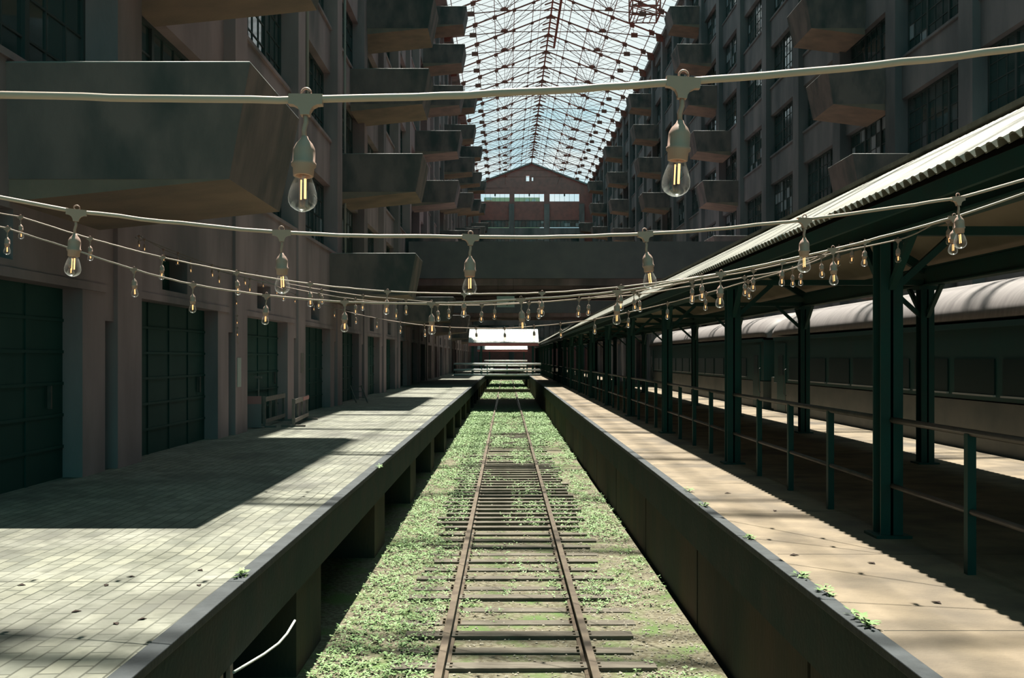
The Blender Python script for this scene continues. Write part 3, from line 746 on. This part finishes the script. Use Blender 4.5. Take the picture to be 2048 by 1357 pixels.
for sx in (-1,1):
    for sy in (-1,1): plate_me.box(sx*0.085-0.014, sx*0.085+0.014, sy*0.055-0.014, sy*0.055+0.014, 0.016, 0.045)
plate_me = plate_me.mesh('tie_plate', M['rust'])
rng = random.Random(3)
ty = 7.4; ti = 0
while ty < 42:
    ti += 1
    close = 17.2 < ty < 27.5
    l0 = -1.15 + rng.uniform(-0.14, 0.10); l1 = 1.38 + rng.uniform(-0.10, 0.10)
    up = 0.06 if close else rng.choice((0.015, 0.025, 0.035, 0.045))
    wd = 0.21 if not close else 0.20
    dy = rng.uniform(-0.012, 0.012)
    t = thing('railway_tie', 'weathered wooden railway tie, %s counted from the near end of the track' % ordn(ti), 'railway tie', (0.1, ty, BED), rng.uniform(-0.01, 0.01), 'wooden ties of the track')
    m = MB(); e0, e1 = rng.uniform(-0.02,0.02), rng.uniform(-0.02,0.02)
    m.hexa([(l0-0.1,-wd/2+e0,-0.1),(l1-0.1,-wd/2+e1,-0.1),(l1-0.1,wd/2+e1,-0.1),(l0-0.1,wd/2+e0,-0.1),(l0-0.1,-wd/2+e0,up-0.012+0.01),(l1-0.1,-wd/2+e1,up),(l1-0.1,wd/2+e1,up-0.004),(l0-0.1,wd/2+e0,up-0.006)])
    m.build('sleeper', M['tie'], t, bevel=0.008)
    if ty < 24:
        for x in (-0.716, 0.719): link('tie_plate', plate_me, t, (x, 0, 0.0 if up < 0.02 else up*0.2))
    ty += 0.56 if not close else 0.50
# weeds and gravel on the bed
def wnoise(x, y): return noise.noise(Vector((x*0.9, y*0.35, 3.1))) + 0.6*noise.noise(Vector((x*2.7, y*1.1, 8.3)))
def weeds(name, label, n, ymin, ymax, seed, m, zone):
    rg = random.Random(seed); mb = MB(); cnt = 0; tries = 0
    while cnt < n and tries < n*14:
        tries += 1
        y = ymin + (ymax-ymin) * rg.random()**1.25; x = rg.uniform(EL+0.02, ER-0.02)
        p = zone(x, y) + 0.9*wnoise(x, y)
        if rg.random() > p: continue
        if abs(x+0.616) < 0.05 or abs(x-0.819) < 0.05: continue
        cnt += 1
        big = 1.0 + max(0, y-12)*0.028
        h = rg.uniform(0.015, 0.085) * min(big, 1.5)
        for q in range(rg.randint(4, 8)):
            an = rg.uniform(0, 6.283); r = rg.uniform(0.0, 0.055)*big; s_ = rg.uniform(0.011, 0.024)*big
            c = Vector((x + r*math.cos(an), y + r*math.sin(an), BED + h*rg.uniform(0.35, 1.0)))
            d = Vector((math.cos(an), math.sin(an), rg.uniform(-0.3, 0.6))).normalized(); sd = Vector((-d.y, d.x, rg.uniform(-0.3,0.3))).normalized()
            mb.add([c - d*s_, c + sd*s_*0.55, c + d*s_*1.15, c - sd*s_*0.55], [(0,1,2,3)])
    tag(mb.build(name, m), label, 'weeds', kind='stuff')
def zA(x, y):
    p = 0.10
    if x < -0.75: p = 0.62 if y < 30 else 0.8
    elif x < 0.75: p = 0.05 if not 17.2 < y < 28 else -0.08
    else:
        p = 0.03 if y < 12 else (0.16 if y < 17 else 0.30)
    if y > 33: p += 0.4
    return p
weeds('weeds', 'bright green low weeds growing over the track bed', 12000, 8.6, 56, 11, M['weed'], zA)
weeds('clover', 'pale green clover patches mixed among the track-bed weeds', 4800, 8.6, 56, 23, M['weed2'], zA)
weeds('distant_weeds', 'green weeds on the far sunlit stretch of track', 3500, 72, 128, 31, M['weed'], lambda x, y: 0.9)
rg = random.Random(5); mb = MB()
for k in range(12000):
    y = 8.4 + 16*rg.random()**1.6; x = rg.uniform(EL+0.02, ER-0.02)
    if rg.random() > (0.95 if x > 0.9 else 0.35): continue
    s_ = rg.uniform(0.006, 0.019); c = (x, y, BED + s_*0.4); a = rg.uniform(0, 6.28)
    pts = [(c[0]+s_*math.cos(a+q*1.571)*rg.uniform(0.7,1.3), c[1]+s_*math.sin(a+q*1.571)*rg.uniform(0.7,1.3), c[2]+rg.uniform(-0.3,0.3)*s_) for q in range(4)]
    mb.add(pts + [(c[0],c[1],c[2]+s_*0.7),(c[0],c[1],c[2]-s_*0.7)], [(0,1,4),(1,2,4),(2,3,4),(3,0,4),(1,0,5),(2,1,5),(3,2,5),(0,3,5)])
tag(mb.build('gravel', M['stone']), 'loose pale gravel scattered over the track bed', 'gravel', kind='stuff')
# weed tufts on the platform edges
def tuft(x, y, z, n, r, lab, seed):
    rg = random.Random(seed); mb = MB()
    for q in range(n):
        an = rg.uniform(0, 6.283); rr = r*rg.random()**0.7; s_ = rg.uniform(0.018,0.035)
        c = Vector((x+0.45*rr*math.cos(an), y+rr*math.sin(an), z + rg.uniform(0.008, 0.055)))
        d = Vector((math.cos(an), math.sin(an), rg.uniform(-0.2, 0.6))).normalized(); sd = Vector((-d.y, d.x, 0.1)).normalized()
        mb.add([c-d*s_, c+sd*s_*0.5, c+d*s_, c-sd*s_*0.5], [(0,1,2,3)])
    tag(mb.build('weed_tuft', M['weed']), lab, 'weed', 'weed tufts on the platform edges')
for k, (px, py) in enumerate(((1602,1158),(1650,1190),(1715,1240),(1735,1255),(1500,1080),(1378,985),(1408,1015))):
    d = FPX*EYE/(py-VPY); x = (px-VPX)*d/FPX
    tuft(x, d, 0.0, 26, 0.12, 'small green weed tuft by the right platform coping, %s from the bottom of the photo' % ordn({0:4,1:3,2:2,3:1,4:5,5:7,6:6}[k]), 40+k)
d = FPX*EYE/(1157-VPY); tuft((482-VPX)*d/FPX, d, 0.0, 34, 0.10, 'green weed tuft beside the left platform coping', 60)
d = FPX*EYE/(938-VPY); tuft((758-VPX)*d/FPX, d, 0.0, 20, 0.14, 'tiny weed tuft far along the left platform coping', 61)
# dead leaves
lm = MB(); lm.add([(-0.05,0,0.004),(-0.01,-0.03,0.016),(0.06,0,0.006),(0,0.03,0.02)], [(0,1,2,3)]); lm.add([(-0.05,0,0.0),(-0.01,-0.03,0.012),(0.06,0,0.002),(0,0.03,0.016)], [(3,2,1,0)])
lme = lm.mesh('dead_leaf', M['leaf_dead'])
for k, (px, py) in enumerate(((42,1172),(213,1172),(262,1155),(398,1172),(152,1225),(232,1249),(285,1240),(400,1142))):
    d = FPX*EYE/(py-VPY); o = link('dead_leaf', lme, None, ((px-VPX)*d/FPX, d, 0.0)); o.rotation_euler = (0,0,k*1.7); o.scale = (0.6,0.6,0.6)
    tag(o, 'dark dead leaf lying on the sunlit brick paving', 'leaf', 'dead leaves on the brick paving')
for k, (px, py) in enumerate(((1588,1112),(1743,1128),(1550,1023),(1455,988),(1873,1207))):
    d = FPX*EYE/(py-VPY); o = link('dead_leaf', lme, None, ((px-VPX)*d/FPX, d, 0.0)); o.rotation_euler = (0,0,k*2.1); o.scale = (0.75,0.75,0.75)
    tag(o, 'dark dead leaf lying on the tan concrete platform', 'leaf', 'dead leaves on the concrete platform')
# bent pale strip and boards on the left platform face
tag(MB().tube([(-1.86,6.80,-0.53),(-1.83,7.05,-0.55),(-1.80,7.4,-0.585),(-1.77,7.75,-0.605),(-1.76,8.0,-0.60),(-1.75,8.25,-0.56)], 0.010, 10).build('bent_conduit', M['white']), 'pale bent conduit sticking out below the left platform edge', 'conduit')
for k, y in enumerate((6.62, 6.86)):
    tag(MB().box(-1.93,-1.90, y, y+0.07, -1.4, -0.5).build('timber_batten', M['wood_pale']), 'upright timber batten under the left platform edge, %s of the pair' % ('nearer' if k == 0 else 'farther'), 'batten')

# ---------------------------------------------------------------- odds and ends on the left platform
def barricade(lab, p, q, h, red):
    p, q = Vector((*p, 0)), Vector((*q, 0)); L = (q-p).length
    t = thing('barricade', lab, 'barricade', p, math.atan2(q.y-p.y, q.x-p.x))
    for x in (0.03, L-0.03):
        MB().box(x-0.03, x+0.03, -0.03, 0.03, 0, h).build('upright', M['wood_pale'], t)
        MB().box(x-0.035, x+0.035, -0.28, 0.28, 0, 0.045).build('foot', M['wood_pale'], t)
    MB().box(0, L, -0.05, -0.03, h-0.12, h-0.01).build('top_board', M['wood_pale'], t)
    MB().box(0, L, -0.05, -0.03, 0.10, 0.19).build('lower_board', M['wood_pale'], t)
    if red: MB().box(L*0.55, L, -0.056, -0.05, h-0.11, h-0.02).build('red_band', M['redtape'], t)
    for f in (0.3, 0.6): MB().box(L*f-0.02, L*f+0.02, -0.025, 0.025, 0.19, h-0.12).build('slat', M['wood_pale'], t)
barricade('low grey timber barricade with reddish board end, standing at the edge of the sunlight', (-4.98, 23.3), (-5.2, 26.0), 0.66, True)
barricade('low grey timber barricade deeper in the shade by the dark door', (-5.62, 23.1), (-5.72, 25.6), 0.72, False)
t = thing('grey_board', 'grey board with faded red top leaning behind the second visible pillar', 'board', (-5.92, 22.75, 0), R(12))
MB().box(0, 0.32, -0.02, 0.02, 0.02, 0.56).build('panel', M['board'], t)
MB().box(0, 0.32, -0.022, 0.022, 0.56, 0.74).build('red_band', M['redtape'], t)
t = thing('pole_stand', 'slim metal pole standing beside the red-topped board', 'pole', (-5.72, 23.0, 0))
MB().tube([(0,0,0.02),(0,0,1.2)], 0.02, 8).build('pole', M['wood_pale'], t); MB().tube([(0,0,0),(0,0,0.03)], 0.14, 16).build('base', M['wood_pale'], t); MB().box(-0.08,0.08,-0.02,0.02,1.14,1.19).build('crossbar', M['wood_pale'], t)
t = thing('folding_frame', 'light folding frame leaning against the far pillar', 'frame', (-5.35, 35.6, 0), R(10))
for x in (0, 0.4): MB().bar((x,0,0.02),(x-0.22,0.2,0.62), 0.04, 0.04).build('leg', M['wood_pale'], t)
for z in (0.2, 0.4, 0.58): MB().bar((-0.35*z,0.33*z,z),(0.4-0.35*z,0.33*z,z), 0.03, 0.03).build('rung', M['wood_pale'], t)
tag(MB().box(XL+0.002, XL+0.012, 20.98, 21.28, 1.0, 1.62).build('paper_notice', M['white']), 'pale paper notice fixed to the second visible pillar of the left wall', 'notice')
tag(MB().box(XL+0.002, XL+0.012, 27.5, 27.85, 1.2, 1.75).build('paper_notice', M['wood_pale']), 'faded notice fixed to the third visible pillar of the left wall', 'notice')
for k, (x, y, z0, z1) in enumerate(((XL-0.16, 36.0, 4.2, 24.0), (XL-0.16, 29.2, 9.0, 22.0))):
    tag(MB().tube([(x, y, z0), (x, y, z1)], 0.05, 8).build('drain_pipe', M['pipe']), 'thin grey drainpipe on the left wall, %s of two' % ('farther' if k == 0 else 'nearer'), 'pipe')

# ---------------------------------------------------------------- light strings
U = 1.0 / 1237.0        # metres per pixel at the nearest string
def socket_mesh():
    m = MB()
    # T-shaped clamp: body on the cable, curved neck, little hanging eye on top
    pr = [(-34,9),(34,9),(34,-12),(24,-13),(15,-18),(10,-27),(9,-34),(-9,-34),(-10,-27),(-15,-18),(-24,-13),(-34,-12)]
    n = len(pr); hw = 8*U
    m.add([(a*U,-hw,b*U) for a, b in pr] + [(a*U,hw,b*U) for a, b in pr], [tuple(range(n)), tuple(range(2*n-1,n-1,-1))] + [((q+1)%n, q, n+q, n+(q+1)%n) for q in range(n)])
    ring = [(9*U*math.cos(a), 0, (14+9*math.sin(a))*U) for a in [2*math.pi*q/14 for q in range(15)]]
    m.tube(ring, 2.6*U, 6)
    m.tube([(0,0,-32*U),(1.5*U,0,-48*U),(-2*U,0,-64*U),(0,0,-84*U)], 5.2*U, 8)
    m.lathe([(0.5*U,-76*U),(6*U,-77*U),(9*U,-84*U),(16*U,-92*U),(21*U,-102*U),(22*U,-108*U),(22*U,-130*U),(24.5*U,-132*U),(24.5*U,-138*U),(21*U,-141*U),(20*U,-158*U),(15*U,-158.5*U),(14*U,-150*U)], 24)
    return m.mesh('socket', M['socket'])
def bulb_mesh():
    m = MB()
    prof = [(13,-152),(16,-160),(19,-168),(23.5,-180),(27,-192),(28.6,-203),(27.5,-212),(23,-220),(15,-226),(7,-229.3),(0.4,-230)]
    m.lathe([(a*U, b*U) for a, b in prof], 24)
    return m.mesh('bulb', M['bulb'])
def fil_mesh():
    m = MB()
    m.tube([(-4*U,0,-166*U),(-3*U,0,-206*U)], 1.5*U, 6); m.tube([(4*U,0,-164*U),(5*U,0,-204*U)], 2.4*U, 8)
    return m.mesh('filament', M['filament'])
def stem_mesh():
    return MB().tube([(0,0,-152*U),(0,0,-170*U)], 2.0*U, 6).mesh('glass_stem', M['bulb'])
SM, BM, FM, GM = socket_mesh(), bulb_mesh(), fil_mesh(), stem_mesh()
def catmull(P, sub=8, jit=0.0, seed=0):
    rg = random.Random(seed); out = []
    Q = [P[0]*2 - P[1]] + P + [P[-1]*2 - P[-2]]
    for i in range(1, len(Q)-2):
        for k in range(sub):
            t = k/sub; a, b, c, d = Q[i-1], Q[i], Q[i+1], Q[i+2]
            p = 0.5*((2*b) + (c-a)*t + (2*a-5*b+4*c-d)*t*t + (3*b-a-3*c+d)*t**3)
            if k and jit: p = p + Vector((0, 0, rg.uniform(-jit, jit)))
            out.append(p)
    out.append(Q[-2]); return out
def string(label, pts, da, db, xa, xb, left, right, r=0.0058, tilt=None, seed=1, seg=10):
    """pts: junctions; depth runs from da to db between image columns xa and xb, linear across the court"""
    def dep(px):
        ka, kb = (xa-VPX)/FPX, (xb-VPX)/FPX          # X = k*d ; d linear in X
        m_ = (db-da)/(kb*db-ka*da) ; k = (px-VPX)/FPX
        c = da - m_*ka*da
        return c / (1 - m_*k)
    J = [at(x, y, dep(x)) for x, y in pts]
    root = thing('light_string', label, 'string lights', J[len(J)//2], 0, 'festoon light strings across the court')
    o = J[len(J)//2]
    L_ = [Vector(left)] if left else []; R_ = [Vector(right)] if right else []
    def span(a, b, sag):      # free span from the last socket to its anchor
        return [a.lerp(b, q/12) + Vector((0, 0, -sag*4*(q/12)*(1-q/12))) for q in range(1, 13)]
    path = catmull(J, seg, 0.0016, seed)
    if L_: path = list(reversed(span(J[0], L_[0], 0.03))) + path
    if R_: path = path + span(J[-1], R_[0], 0.02)
    MB().tube([p - o for p in path], r, 8).build('cable', M['cable'], root)
    rg = random.Random(seed)
    for i, p in enumerate(J):
        s_ = link('socket', SM, root, p - o)
        q = (J[min(i+1, len(J)-1)] - J[max(i-1, 0)]); rz = math.atan2(q.y, q.x)
        tl = tilt[i] if tilt else rg.uniform(-3.5, 3.5)
        s_.rotation_euler = (R(rg.uniform(-4, 4)), R(tl), rz)
        link('bulb', BM, s_); link('filament', FM, s_); link('glass_stem', GM, s_)
# the nearest one carries on past both edges of the photograph
J0 = [at(-700,235,1.61), at(-145,192,1.61), at(612,199,1.61), at(1366,164,1.61), at(2130,83,1.61), at(2900,-60,1.61)]
root = thing('light_string', 'nearest light string, thick pale cable with two big glowing bulbs', 'string lights', J0[2], 0, 'festoon light strings across the court')
MB().tube([p - J0[2] for p in ([Vector((-5.6,1.6,3.3))] + catmull(J0, 14, 0.0010, 4) + [Vector((3.2,1.62,2.9))])], 0.0062, 12).build('cable', M['cable'], root)
for p, tl in ((J0[2], 0.5), (J0[3], 4.0)):
    s_ = link('socket', SM, root, p - J0[2]); s_.rotation_euler = (R(-7 if tl < 1 else 0), R(tl), 0)
    link('bulb', BM, s_); link('filament', FM, s_); link('glass_stem', GM, s_)
string('second light string from the camera, six large bulbs across the whole view', [(153,424),(563,465),(941,474),(1290,468),(1609,440),(1916,397)], 2.85, 3.68, 153, 1916,
       (-5.6,1.6,2.9), (3.3,4.1,2.75), 0.0058, [4,-1,2,-5,-1,-5], 2)
string('third light string from the camera, the higher of the two lines at the left edge', [(41,434),(180,477),(325,515),(473,545),(620,568),(775,583),(929,588),(1084,586),(1242,574),(1404,553),(1564,524),(1730,484),(1896,441)], 8.3, 7.4, 41, 1896,
       (-5.62,8.9,3.2), (3.44,7.4,2.72), 0.0058, None, 3)
string('fourth light string from the camera, the lower of the two lines at the left edge', [(15,457),(143,498),(268,539),(386,569),(533,591),(690,604),(863,607),(1042,599),(1235,583),(1442,547),(1666,499),(1908,435)], 6.95, 4.95, 15, 1908,
       (-5.62,7.6,3.1), (3.3,4.5,2.75), 0.0058, None, 4)
string('fifth light string from the camera, its small bulbs crowding together in mid-court', [(278,472),(327,499),(381,521),(438,542),(500,558),(569,574),(638,588),(711,599),(792,607),(875,610),(964,611),(1058,606),(1158,598),(1267,584),(1384,563),(1507,541),(1642,512),(1796,480)], 15.2, 8.0, 278, 1796,
       (-5.62,15.4,3.5), (3.44,7.9,2.72), 0.0058, None, 5, 5)
string('sixth light string from the camera, stretched just above the crowded mid-court bulbs', [(289,479),(356,506),(424,530),(490,545),(568,566),(643,580),(726,592),(812,600),(897,607),(990,607),(1078,605),(1178,597),(1278,589),(1385,572),(1489,555),(1602,533),(1705,487)], 15.0, 9.2, 289, 1705,
       (-5.62,15.1,3.45), (3.44,9.0,2.72), 0.0058, None, 6, 5)
string('lowest and farthest light string, hanging in front of the white crossover roof', [(500,545),(526,559),(554,573),(591,589),(628,604),(669,616),(711,628),(754,637),(801,645),(849,651),(900,655),(952,657),(1009,657),(1068,653),(1121,648),(1189,639),(1257,625),(1335,607),(1412,587),(1496,563),(1585,537),(1678,494)], 21.7, 9.4, 554, 1678,
       (-5.62,22.6,3.6), (3.44,9.2,2.72), 0.0058, None, 8, 5)
p0 = at(474, 585, 20.7)
root = thing('light_string', 'short light string hanging straight down the second visible pillar', 'string lights', (XL+0.05, 20.7, 3.25), 0, 'festoon light strings across the court')
MB().tube([(0,0,0),(0.01,0.05,-0.5),(0,0.08,-1.0),(0.02,0.12,-1.35)], 0.0058, 8).build('cable', M['cable'], root)
for z, y in ((-0.35,0.03),(-0.75,0.07),(-1.0,0.09)):
    s_ = link('socket', SM, root, (0.01, y, z)); link('bulb', BM, s_); link('filament', FM, s_); link('glass_stem', GM, s_)
